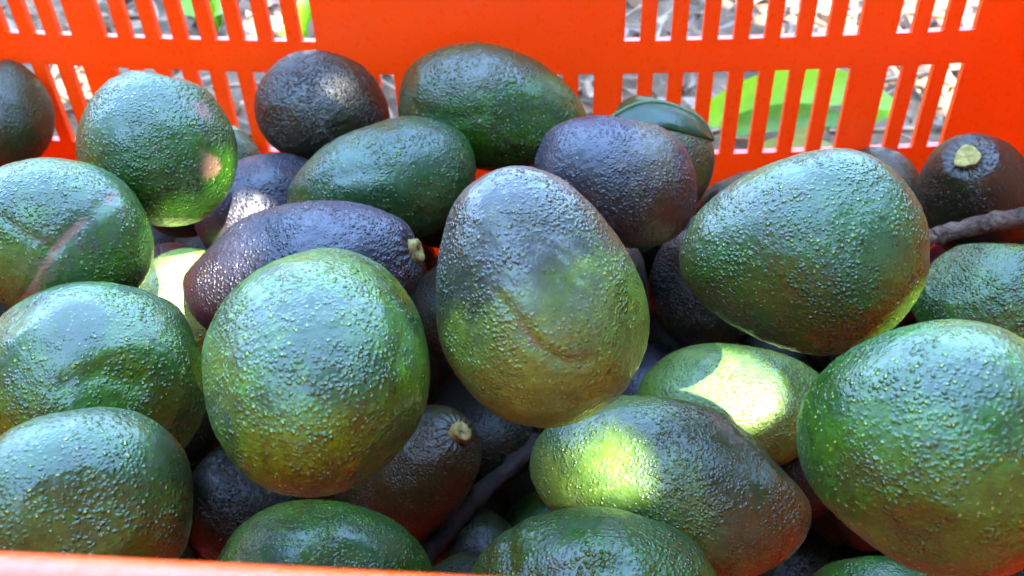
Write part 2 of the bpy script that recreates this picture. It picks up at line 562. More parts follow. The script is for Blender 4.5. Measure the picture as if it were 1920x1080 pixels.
# ------------------------------------------------------------------ avocados
AV = {
 'center': {'c': [4.53, -23.54, 2.98], 'ax': [-0.303, 0.399, 0.865], 'L': 3.73, 'b': 2.95, 'k': 0.16},
 'frontleft': {'c': [-1.1, -26.0, 2.68], 'ax': [-0.145, 0.971, -0.187], 'L': 3.91, 'b': 2.95, 'k': 0.1},
 'bigright': {'c': [12.41, -20.76, 2.53], 'ax': [-0.986, 0.059, -0.156], 'L': 3.54, 'b': 2.95, 'k': 0.17},
 'rfront': {'c': [14.37, -27.88, 2.26], 'ax': [-0.76, 0.455, -0.464], 'L': 3.14, 'b': 2.95, 'k': 0.1},
 'sunpatch': {'c': [8.66, -24.04, -4.82], 'ax': [0.966, -0.258, 0.026], 'L': 4.61, 'b': 2.89, 'k': 0.02},
 'b6': {'c': [6.35, -28.88, -3.56], 'ax': [-0.989, 0.079, 0.125], 'L': 3.54, 'b': 2.52, 'k': 0.1},
 'b7': {'c': [-3.25, -25.39, -9.13], 'ax': [0.965, 0.169, -0.2], 'L': 4.05, 'b': 2.75, 'k': 0.06},
 'b8': {'c': [17.34, -24.61, -12.23], 'ax': [0.953, -0.105, 0.283], 'L': 3.39, 'b': 2.6, 'k': 0.06},
 'b9': {'c': [15.8, -19.17, -17.68], 'ax': [0.888, 0.271, -0.372], 'L': 2.54, 'b': 2.32, 'k': 0.06},
 'l10': {'c': [-6.93, -29.67, 0.96], 'ax': [-0.874, -0.237, 0.425], 'L': 2.91, 'b': 2.46, 'k': 0.08},
 'l11': {'c': [-9.02, -24.66, 0.1], 'ax': [-0.937, -0.111, 0.332], 'L': 3.4, 'b': 3.03, 'k': 0.1},
 'l12': {'c': [-12.18, -19.34, 1.48], 'ax': [-0.908, -0.124, 0.401], 'L': 3.2, 'b': 2.85, 'k': 0.08},
 'g13': {'c': [-10.61, -13.66, 1.68], 'ax': [-0.403, 0.841, 0.362], 'L': 3.19, 'b': 2.86, 'k': 0.05},
 'l14': {'c': [-24.65, -2.51, -3.34], 'ax': [-0.278, 0.794, 0.541], 'L': 2.89, 'b': 2.35, 'k': 0.05},
 'k15': {'c': [-6.95, -4.05, -2.26], 'ax': [0.868, 0.247, -0.431], 'L': 3.24, 'b': 2.74, 'k': 0.04},
 'h16': {'c': [-13.31, -3.39, -6.08], 'ax': [-0.196, 0.862, 0.468], 'L': 2.35, 'b': 2.15, 'k': 0.05},
 'p17': {'c': [-9.02, -9.13, -4.43], 'ax': [0.695, 0.713, 0.092], 'L': 3.32, 'b': 2.57, 'k': 0.06},
 'g18': {'c': [-2.99, -10.46, -2.2], 'ax': [-0.955, -0.255, -0.15], 'L': 4.22, 'b': 2.56, 'k': 0.1},
 'p19': {'c': [-4.77, -17.03, -1.91], 'ax': [0.958, -0.007, 0.288], 'L': 4.8, 'b': 2.8, 'k': 0.05},
 'g20': {'c': [1.57, -5.61, -1.31], 'ax': [0.974, -0.017, -0.225], 'L': 4.64, 'b': 2.82, 'k': 0.1},
 'p21': {'c': [7.0, -13.17, 0.03], 'ax': [-0.922, 0.353, 0.158], 'L': 3.32, 'b': 2.51, 'k': 0.1},
 'b22': {'c': [8.8, -8.62, -1.77], 'ax': [0.042, 0.952, 0.302], 'L': 2.8, 'b': 2.61, 'k': 0.05},
 'b23': {'c': [20.9, -3.06, -7.79], 'ax': [0.139, 0.89, 0.435], 'L': 2.7, 'b': 2.29, 'k': 0.05},
 's24': {'c': [24.45, -5.78, -5.85], 'ax': [-0.44, -0.405, 0.802], 'L': 4.42, 'b': 2.53, 'k': 0.06},
 'g25': {'c': [22.38, -14.63, -5.02], 'ax': [-0.82, 0.512, -0.255], 'L': 3.31, 'b': 2.8, 'k': 0.1},
 'r26': {'c': [6.55, -8.95, -8.82], 'ax': [-0.008, 0.942, 0.335], 'L': 2.74, 'b': 2.58, 'k': 0.05},
 'd27': {'c': [11.77, -8.77, -9.23], 'ax': [-0.019, 0.653, 0.757], 'L': 3.16, 'b': 2.54, 'k': 0.05},
 'u28': {'c': [12.14, -16.78, -8.89], 'ax': [0.994, 0.011, 0.109], 'L': 3.9, 'b': 2.75, 'k': 0.1},
 'pale': {'c': [-11.44, -14.38, -6.52], 'ax': [-0.222, 0.919, 0.327], 'L': 2.88, 'b': 2.6, 'k': 0.05},
 's30': {'c': [-1.41, -18.99, -11.31], 'ax': [0.593, -0.091, 0.8], 'L': 4.31, 'b': 2.55, 'k': 0.06},
 'd31': {'c': [-8.38, -20.48, -11.83], 'ax': [-0.152, 0.946, 0.285], 'L': 2.6, 'b': 2.6, 'k': 0.05},
 'd32': {'c': [1.26, -14.67, -13.19], 'ax': [-0.064, 0.935, 0.349], 'L': 3.03, 'b': 2.77, 'k': 0.05},
 'd33': {'c': [4.35, -17.47, -17.84], 'ax': [-0.047, 0.97, 0.238], 'L': 2.16, 'b': 2.16, 'k': 0.05},
 'd34': {'c': [9.33, -11.5, -14.02], 'ax': [-0.0, 0.924, 0.383], 'L': 2.52, 'b': 2.5, 'k': 0.05},
 'p35': {'c': [26.52, -2.42, -13.54], 'ax': [0.109, 0.85, 0.515], 'L': 2.24, 'b': 1.92, 'k': 0.05},
 'd37': {'c': [-15.53, -8.24, -10.53], 'ax': [-0.162, 0.848, 0.504], 'L': 2.69, 'b': 2.4, 'k': 0.05},
}
FEAT = {
 'scar': {'l12': [[[[-13.2, -22.28, -0.54], [-11.86, -22.17, 1.29], [-11.2, -21.94, 2.12], [-10.75, -21.48, 2.73], [-10.14, -20.58, 3.11], [-9.73, -19.25, 3.1], [-9.93, -17.8, 2.63]], 0.2, 1.0], [[[-11.73, -22.15, 1.28], [-11.14, -21.9, 2.2], [-10.68, -21.45, 2.71]], 0.3, 0.8], [[[-10.75, -21.48, 2.73], [-11.43, -21.41, 3.29], [-12.25, -21.11, 3.78]], 0.07, 0.6], [[[-11.01, -21.8, 2.34], [-10.56, -21.64, 2.1], [-10.53, -21.72, 1.61]], 0.05, 0.6], [[[-11.34, -22.04, 1.87], [-12.21, -22.13, 0.91], [-12.87, -21.56, -0.23]], 0.06, 0.7]], 'center': [[[[4.38, -24.73, 5.99], [5.11, -24.78, 5.81], [5.59, -24.89, 5.51], [5.8, -25.18, 5.14], [5.74, -25.48, 4.87]], 0.09, 0.75], [[[3.6, -25.6, 5.01], [4.15, -26.04, 4.52], [4.62, -26.32, 3.97], [5.16, -26.41, 3.55], [5.84, -26.27, 3.29]], 0.1, 0.6], [[[5.41, -25.67, 4.85], [4.88, -25.99, 4.59], [4.42, -25.91, 4.77], [4.08, -25.63, 5.13]], 0.07, 0.5], [[[7.11, -25.27, 2.83], [7.21, -25.17, 2.33], [7.07, -25.4, 2.15]], 0.16, 0.55], [[[3.02, -25.89, 3.97], [3.12, -25.99, 3.83]], 0.1, 0.6]], 'l11': [[[[-9.24, -26.76, 2.33], [-8.92, -26.41, 2.61], [-8.81, -25.73, 2.96]], 0.05, 0.45], [[[-9.07, -26.42, 2.61], [-8.33, -26.67, 2.27], [-8.19, -27.02, 1.8]], 0.05, 0.35]], 'sunpatch': [[[[5.5, -25.17, -3.55], [5.68, -25.49, -3.79]], 0.06, 0.6]], 'g25': [[[[20.08, -16.13, -4.29], [20.63, -16.46, -3.83], [20.97, -16.88, -4.11]], 0.18, 0.5]]},
 'patch': {'g13': [[[[-8.29, -13.78, 3.36]], 0.55, 1.0], [[[-8.01, -15.21, 1.88]], 0.6, 1.0]]},
 'smooth': {'center': [[[[5.27, -25.45, 5.18]], 1.5, 0.9], [[[5.42, -26.1, 4.15]], 1.0, 0.6]], 'l12': [[[[-9.89, -20.65, 2.74]], 1.1, 0.8]], 'l11': [[[[-8.94, -24.64, 3.16]], 1.2, 0.8]], 'l10': [[[[-4.63, -28.8, 1.94]], 1.0, 0.5]], 'frontleft': [[[[1.41, -26.79, 4.32]], 1.0, 0.5]], 'b6': [[[[5.49, -28.32, -1.11]], 1.0, 0.6]]},
 'dent': {'center': [[[[2.74, -23.99, 5.87], [3.42, -24.53, 5.96], [3.89, -24.43, 6.14]], 0.12, 0.04], [[[2.95, -25.02, 5.29], [3.65, -25.13, 5.57], [4.4, -25.33, 5.5]], 0.12, 0.05], [[[4.38, -24.73, 5.99], [5.11, -24.78, 5.81], [5.59, -24.89, 5.51], [5.8, -25.18, 5.14]], 0.13, 0.07], [[[3.6, -25.6, 5.01], [4.15, -26.04, 4.52], [4.62, -26.32, 3.97], [5.16, -26.41, 3.55], [5.84, -26.27, 3.29]], 0.15, 0.07]], 'b6': [[[[3.8, -27.26, -2.23], [3.88, -28.36, -1.65], [3.98, -29.36, -1.64]], 0.25, 0.09], [[[4.69, -29.61, -1.38], [5.25, -29.57, -1.21], [6.08, -29.6, -1.13], [6.77, -29.47, -1.14]], 0.34, 0.11]], 'l12': [[[[-11.86, -22.17, 1.29], [-10.75, -21.48, 2.73], [-10.14, -20.58, 3.11], [-9.73, -19.25, 3.1]], 0.2, 0.07], [[[-10.75, -21.48, 2.73], [-11.43, -21.41, 3.29], [-12.25, -21.11, 3.78]], 0.15, 0.05]], 'l11': [[[[-8.07, -26.61, 2.22], [-7.39, -26.04, 2.27], [-6.58, -25.94, 1.56]], 0.35, 0.1]], 'g20': [[[[-1.67, -7.42, -0.1], [0.07, -8.15, -0.34], [1.26, -8.16, -0.07]], 0.3, 0.06]], 'g18': [[[[-4.04, -12.34, -0.51], [-2.29, -12.15, -0.36], [-0.64, -12.05, -1.2]], 0.3, 0.05]], 'frontleft': [[[[1.0, -25.68, 4.74], [1.41, -26.41, 4.33], [1.32, -27.49, 4.27]], 0.25, 0.05]]},
}

GRN = dict(c1=(0.022, 0.066, 0.013), c2=(0.009, 0.031, 0.009), c3=(0.020, 0.022, 0.020), speck=(0.34, 0.41, 0.035), sa=1.2, rough=0.31, peb=1.0, blush=0.02)
TEAL = dict(GRN, c1=(0.015, 0.048, 0.020), c2=(0.009, 0.030, 0.014), sa=0.65, blush=0.10)
OLIVE = dict(GRN, c1=(0.082, 0.112, 0.075), c2=(0.056, 0.082, 0.055), c3=(0.013, 0.012, 0.032), sa=0.8, blush=0.2)
PURP = dict(GRN, c1=(0.0085, 0.0070, 0.085), c2=(0.0055, 0.0045, 0.054), c3=(0.008, 0.0050, 0.036), speck=(0.22, 0.20, 0.24), sa=0.3, rough=0.40, peb=1.15, blush=0.4)
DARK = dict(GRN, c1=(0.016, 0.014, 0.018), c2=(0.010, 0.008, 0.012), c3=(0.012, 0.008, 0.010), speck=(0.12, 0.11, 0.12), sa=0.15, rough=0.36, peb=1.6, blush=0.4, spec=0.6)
DEEP_SHADE = dict(DARK, c1=(0.007, 0.007, 0.010), c2=(0.005, 0.004, 0.006), c3=(0.005, 0.004, 0.005), spec=0.3)  # dark skin, blackened further to stand in for shade between the fruit
BROWN = dict(GRN, c1=(0.030, 0.026, 0.016), c2=(0.018, 0.015, 0.011), c3=(0.018, 0.012, 0.011), speck=(0.16, 0.14, 0.07), sa=0.3, rough=0.42, peb=1.2, blush=0.3)
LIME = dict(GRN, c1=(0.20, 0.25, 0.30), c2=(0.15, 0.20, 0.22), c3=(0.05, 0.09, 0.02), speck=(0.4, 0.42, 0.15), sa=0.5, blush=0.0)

# key: style, label, stem (None / 'stub' / 'scar'), size class, extras
INFO = {
 'center': (OLIVE, "large avocado, slate blue above and painted sunlit olive below, with a curled scar, mid pile", None, 2, dict(up_blush_and_light=(0.40, 0.02, .60), blush=0.42, patchy=0.16)),  # olive lower half puts sunlight into the skin colour
 'frontleft': (dict(GRN, c1=(0.034, 0.080, 0.011)), "big round green avocado with yellow speckles standing upright in front of the long purple avocado", None, 2, dict(blush=0.02)),
 'bigright': (dict(TEAL, peb=1.1), "big egg shaped blue green avocado lying on its side, left of the twig", None, 2, dict(side_blush=(0.55, -0.5))),
 'rfront': (dict(GRN, sa=1.0), "largest dark green avocado with dense yellow speckles at the right edge of the pile", None, 2, {}),
 'sunpatch': (dict(OLIVE, c1=(0.040, 0.068, 0.060), c2=(0.020, 0.040, 0.034), c3=(0.013, 0.018, 0.020)), "long avocado with a bright sunlit spot on its green end and a dark far end", None, 2, dict(side_blush=(0.7, -0.5))),
 'b6': (TEAL, "grey green avocado with a dented corner and purple skin fold at the bottom edge", None, 2, dict(blush=0.25)),
 'b7': (GRN, "green avocado with scratched shiny skin half hidden behind the front rim", None, 1, {}),
 'b8': (TEAL, "bluish avocado of which only the top shows in the bottom right corner", None, 1, dict(blush=0.35)),
 'b9': (dict(DEEP_SHADE, c1=(0.006, 0.012, 0.010)), "dim dark green avocado in the gap left of the largest speckled one", None, 0, {}),
 'l10': (TEAL, "smooth grey green avocado nearest the front rim on the left", None, 2, dict(blush=0.28)),
 'l11': (dict(GRN, c1=(0.028, 0.068, 0.012)), "green avocado with a pale waxy sheen and creased skin on the left", None, 2, dict(blush=0.08)),
 'l12': (GRN, "green avocado with a branching brown scar across its skin", None, 2, dict(blush=0.05)),
 'g13': (dict(GRN, c1=(0.013, 0.044, 0.011), sa=0.4), "dark green avocado with two reddish brown spots, before the back slots", None, 2, dict(blush=0.1)),
 'l14': (dict(BROWN, c1=(0.014, 0.026, 0.012), c2=(0.009, 0.016, 0.008), blush=0.0), "greenish black avocado cut by the left picture edge, against the back wall", None, 1, {}),
 'k15': (dict(DARK, c1=(0.024, 0.018, 0.028), peb=2.0), "glossy black avocado with coarse bumps in front of the solid crate panel", None, 2, {}),
 'h16': (dict(TEAL, sa=0.3), "grey green avocado peeping out between the spotted green one and the black one", None, 0, {}),
 'p17': (PURP, "violet avocado with a sunlit glint, just behind the long purple one with the stem", None, 1, {}),
 'g18': (dict(TEAL, c1=(0.011, 0.038, 0.050), c2=(0.008, 0.026, 0.034)), "blue green avocado with shiny wet looking skin below the black one", None, 2, dict(blush=0.15)),
 'p19': (dict(PURP, peb=1.4), "long purple avocado with a yellowish stem stub at its right end", 'stub', 2, {}),
 'g20': (dict(TEAL, c1=(0.017, 0.05, 0.011), c2=(0.010, 0.028, 0.013)), "topmost dark avocado with a green lower side, before the solid orange panel", None, 2, dict(up_blush_and_light=(0.6, 0.1, .35))),
 'p21': (dict(PURP, c3=(0.030, 0.018, 0.018)), "smooth violet brown avocado in front of the one covered by a leaf", None, 2, {}),
 'b22': (dict(BROWN, c1=(0.034, 0.036, 0.018)), "brownish avocado with a green leaf lying over its top", None, 1, {}),
 'b23': (BROWN, "dark brown avocado showing only its crown behind the big egg shaped one", None, 1, {}),
 's24': (dict(DARK, c1=(0.024, 0.017, 0.026), peb=1.3), "black purple avocado with a round pale yellow stem scar", 'scar', 2, {}),
 'g25': (dict(TEAL, peb=1.5, c1=(0.02, 0.055, 0.02)), "rough blue green avocado under the dry twig at the right edge", None, 2, dict(blush=0.1)),
 'r26': (dict(PURP, c1=(0.040, 0.026, 0.034)), "reddish purple avocado peeping out behind the right side of the middle one", None, 1, {}),
 'd27': (dict(DEEP_SHADE, c1=(0.008, 0.012, 0.014), spec=0.5), "blackish avocado in the shade under the narrow end of the big egg shaped one", None, 1, {}),
 'u28': (dict(OLIVE, c1=(0.055, 0.092, 0.06), c2=(0.03, 0.060, 0.04)), "green avocado with a hard edged sunlit patch, under the big egg shaped one", None, 2, dict(blush=0.0)),
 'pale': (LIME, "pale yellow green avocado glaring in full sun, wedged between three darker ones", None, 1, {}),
 's30': (dict(BROWN, c1=(0.016, 0.014, 0.009), c2=(0.010, 0.008, 0.006), spec=0.45), "dark brown avocado with a broken tan stem stub, shaded by the round speckled one", 'stub', 1, {}),  # brown skin darkened further to stand in for shade
 'd31': (DEEP_SHADE, "black bumpy avocado deep below the round speckled one, left of the scratched one", None, 1, {}),
 'd32': (dict(DEEP_SHADE, c1=(0.006, 0.006, 0.014)), "blue black avocado deep in the dark hollow above the buried twig", None, 0, {}),
 'd33': (dict(TEAL, c1=(0.012, 0.028, 0.022)), "dim grey green avocado showing as a sliver behind the dented one", None, 0, {}),
 'd34': (dict(PURP), "bluish sliver of an avocado deep between the middle one and the sun patched one", None, 0, {}),
 'p35': (PURP, "small mauve sliver of an avocado just below the end of the twig at the right", None, 0, {}),
 'd37': (DEEP_SHADE, "blue black avocado deep in the dark gap behind the glaring pale one", None, 0, {}),
}
RES = {0: (72, 48), 1: (180, 120), 2: (270, 180)}


def make_avocado(key, idx):
    st, label, stem, cls, ex = INFO[key]
    a = AV[key]
    c = np.array(a['c'], float)
    ax = np.array(a['ax'], float)
    ax /= np.linalg.norm(ax)
    L, b, k = a['L'], a['b'], a['k']
    nt, npn = RES[cls]
    ph = np.linspace(0, np.pi, npn + 1)[1:-1]
    th = np.linspace(0, 2 * np.pi, nt, endpoint=False)
    x = np.cos(ph)
    r = np.sin(ph) * (1 - k * x)
    r /= r.max()
    # slight dimple where the stem sits
    h = np.array([0, 0, 1.]) if abs(ax[2]) < .9 else np.array([1., 0, 0])
    e1 = np.cross(ax, h); e1 /= np.linalg.norm(e1)
    e2 = np.cross(ax, e1)
    rr = random.Random(idx * 77 + 5)
    ring = np.cos(th)[None, :, None] * e1 + np.sin(th)[None, :, None] * e2
    P = (L * x)[:, None, None] * ax + (b * r)[:, None, None] * ring
    Nn = (x / L)[:, None, None] * ax + (np.sin(ph) / b)[:, None, None] * ring
    P = np.concatenate([P.reshape(-1, 3), [L * ax, -L * ax]])
    Nn = np.concatenate([Nn.reshape(-1, 3), [ax, -ax]])
    Nn /= np.linalg.norm(Nn, axis=1)[:, None]
    s = idx * 13 + 1
    W = P + c                                       # world, cm
    q = P + idx * 17.3
    peb = st['peb']
    smooth = np.zeros(len(P))
    for pts, rad, amt in FEAT['smooth'].get(key, []):
        d = polydist(W, pts) / rad + 0.35 * fbm(q * 1.1, s + 50, 2)
        smooth = np.maximum(smooth, amt * np.clip(1.6 - d * 1.3, 0, 1))
    low = 0.19 * fbm(q * 0.28, s, 2) + 0.030 * fbm(q * 0.9, s + 3, 2)
    wq = q + 0.25 * np.stack([vnoise(q * 1.3, s + 60 + j) for j in range(3)], 1)
    w1 = worley(wq * 1.9, s + 5)
    w2 = worley(wq * 3.6, s + 9)
    area = 0.55 + 0.45 * np.clip(fbm(q * 0.5, s + 21, 2) + 0.5, 0, 1)
    bumps = (0.008 * (0.55 - w1) + 0.040 * np.clip(0.55 - w2, -0.1, 1)) * peb * area + 0.005 * fbm(q * 2.6, s + 31, 3)
    bumps = bumps * (1 - 0.85 * smooth)
    disp = low + bumps
    # radial puckering around the stem end
    t = (P @ ax) / L
    ang = np.arctan2(P @ e2, P @ e1)
    puck = np.clip((t - 0.86) / 0.14, 0, 1)
    if stem:
        disp += -0.22 * np.clip((t - 0.93) / 0.07, 0, 1) ** 2 + 0.03 * puck * np.sin(ang * 17 + 2 * vnoise(q, s)) * (1 - np.clip((t - .985) / .015, 0, 1))
    scar = np.zeros(len(P))
    for pts, wd, amt in FEAT['scar'].get(key, []):
        d = polydist(W, pts)
        wv = wd * (0.75 + 0.5 * vnoise(q * 2.2, s + 41)) 
        g = np.exp(-(d / np.maximum(wv, .02)) ** 2)
        scar = np.maximum(scar, amt * g)
        disp += 0.02 * amt * g
        smooth = np.maximum(smooth, 0.8 * amt * np.exp(-(d / (wd * 3)) ** 2))
    for pts, rad, amt in FEAT['patch'].get(key, []):
        d = polydist(W, pts) / rad + 0.30 * fbm(q * 2.0, s + 44, 3)
        scar = np.maximum(scar, 0.8 * amt * np.clip(1.5 - d * 1.2, 0, 1))
    for pts, wd, dep in FEAT['dent'].get(key, []):
        disp -= dep * np.exp(-(polydist(W, pts) / wd) ** 2)
        disp += dep * 0.22 * np.exp(-((polydist(W, pts) - 2 * wd) / wd) ** 2)
    for _ in range(3):                               # sides pressed flat in the heap
        d = np.array([rr.gauss(0, 1) for _ in range(3)]); d /= np.linalg.norm(d)
        ext = P @ d; lim = ext.max() * rr.uniform(.86, .95)
        disp -= 0.65 * np.maximum(0, ext - lim) * np.clip((Nn @ d), 0, 1)
    Pn = P + Nn * disp[:, None]
    # blush: skin turned purple or grey; on the middle fruit a painted sunlit underside
    bl = ex.get('blush', st['blush']) + ex.get('patchy', 0.45) * fbm(q * 0.42, s + 71, 3) + 0.10 * fbm(q * 2.4, s + 78, 3)
    if 'up_blush_and_light' in ex:
        amt, lo, wdt = ex['up_blush_and_light']
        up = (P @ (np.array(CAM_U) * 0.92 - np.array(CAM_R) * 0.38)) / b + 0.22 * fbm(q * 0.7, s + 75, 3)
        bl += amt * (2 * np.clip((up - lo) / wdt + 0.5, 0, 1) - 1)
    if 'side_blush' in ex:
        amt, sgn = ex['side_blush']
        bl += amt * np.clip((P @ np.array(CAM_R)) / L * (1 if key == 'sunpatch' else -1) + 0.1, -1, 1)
    nr = nt
    faces = []
    m = len(ph)
    idxs = np.arange(m * nt).reshape(m, nt)
    A_ = idxs[:-1]; B_ = idxs[1:]
    quads = np.stack([A_, B_, np.roll(B_, -1, 1), np.roll(A_, -1, 1)], -1).reshape(-1, 4)
    tri0 = np.stack([np.full(nt, m * nt), idxs[0], np.roll(idxs[0], -1)], 1)
    tri1 = np.stack([np.full(nt, m * nt + 1), np.roll(idxs[-1], -1), idxs[-1]], 1)
    me = D.meshes.new("avocado")
    nv, nq = len(Pn), len(quads)
    me.vertices.add(nv)
    me.vertices.foreach_set("co", (Pn * CM).ravel())
    loops = np.concatenate([quads.ravel(), tri0.ravel(), tri1.ravel()])
    starts = np.concatenate([np.arange(nq) * 4, nq * 4 + np.arange(2 * nt) * 3])
    me.loops.add(len(loops))
    me.loops.foreach_set("vertex_index", loops.astype(np.int32))
    me.polygons.add(len(starts))
    me.polygons.foreach_set("loop_start", starts.astype(np.int32))
    me.polygons.foreach_set("use_smooth", np.ones(len(starts), bool))
    me.update(calc_edges=True)
    me.validate()
    at = me.attributes.new("mask", 'FLOAT_COLOR', 'POINT')
    rgba = np.ones((nv, 4), np.float32)
    rgba[:, 0] = np.clip(bl, 0, 1)
    rgba[:, 1] = np.clip(scar, 0, 1)
    rgba[:, 2] = np.clip(smooth, 0, 1)
    at.data.foreach_set("color", rgba.ravel())
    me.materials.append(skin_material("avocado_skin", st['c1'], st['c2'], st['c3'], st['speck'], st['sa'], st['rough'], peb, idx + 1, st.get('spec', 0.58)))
    o = D.objects.new("avocado", me)
    COL.objects.link(o)
    o.location = c * CM
    tag(o, label, "avocado", "avocados heaped in the crate")
    if stem:
        make_stem(o, ax, e1, e2, L, stem, idx)
    return o


def make_stem(o, ax, e1, e2, L, kind, idx):
    rr = random.Random(idx)
    if kind == 'scar':
        prof = [(0.0, -0.25), (0.50, -0.25), (0.52, -0.12), (0.47, -0.08), (0.40, -0.10), (0.22, -0.13), (0.0, -0.14)]
        mat = SCARD
    else:
        prof = [(0.0, -0.30), (0.42, -0.30), (0.46, -0.15), (0.40, -0.07), (0.42, 0.02), (0.38, 0.09), (0.26, 0.11), (0.16, 0.05), (0.0, 0.04)]
        mat = STEMM
    n = 22
    V, Fc = [], []
    for j, (r, h) in enumerate(prof):
        for i in range(n):
            a = 2 * math.pi * i / n
            w = 1 + 0.10 * math.sin(3 * a + idx) + 0.05 * math.sin(7 * a + 1.3 * idx + j)
            lean = 0.18 * max(h, 0) if kind == 'stub' else 0
            hh = h + (0.05 * math.sin(2 * a + idx) if j > 3 and kind == 'stub' else 0.012 * math.sin(5 * a))
            p = ax * (L + hh) + e1 * (r * w * math.cos(a) + lean) + e2 * (r * w * math.sin(a) * 1.05)
            V.append(tuple(p * CM))
    for j in range(len(prof) - 1):
        for i in range(n):
            Fc.append((j * n + i, j * n + (i + 1) % n, (j + 1) * n + (i + 1) % n, (j + 1) * n + i))
    mesh_obj("stem" if kind == 'stub' else "stem_scar", V, Fc, mat, o, smooth=True)


AVO = {k: make_avocado(k, i) for i, k in enumerate(AV)}

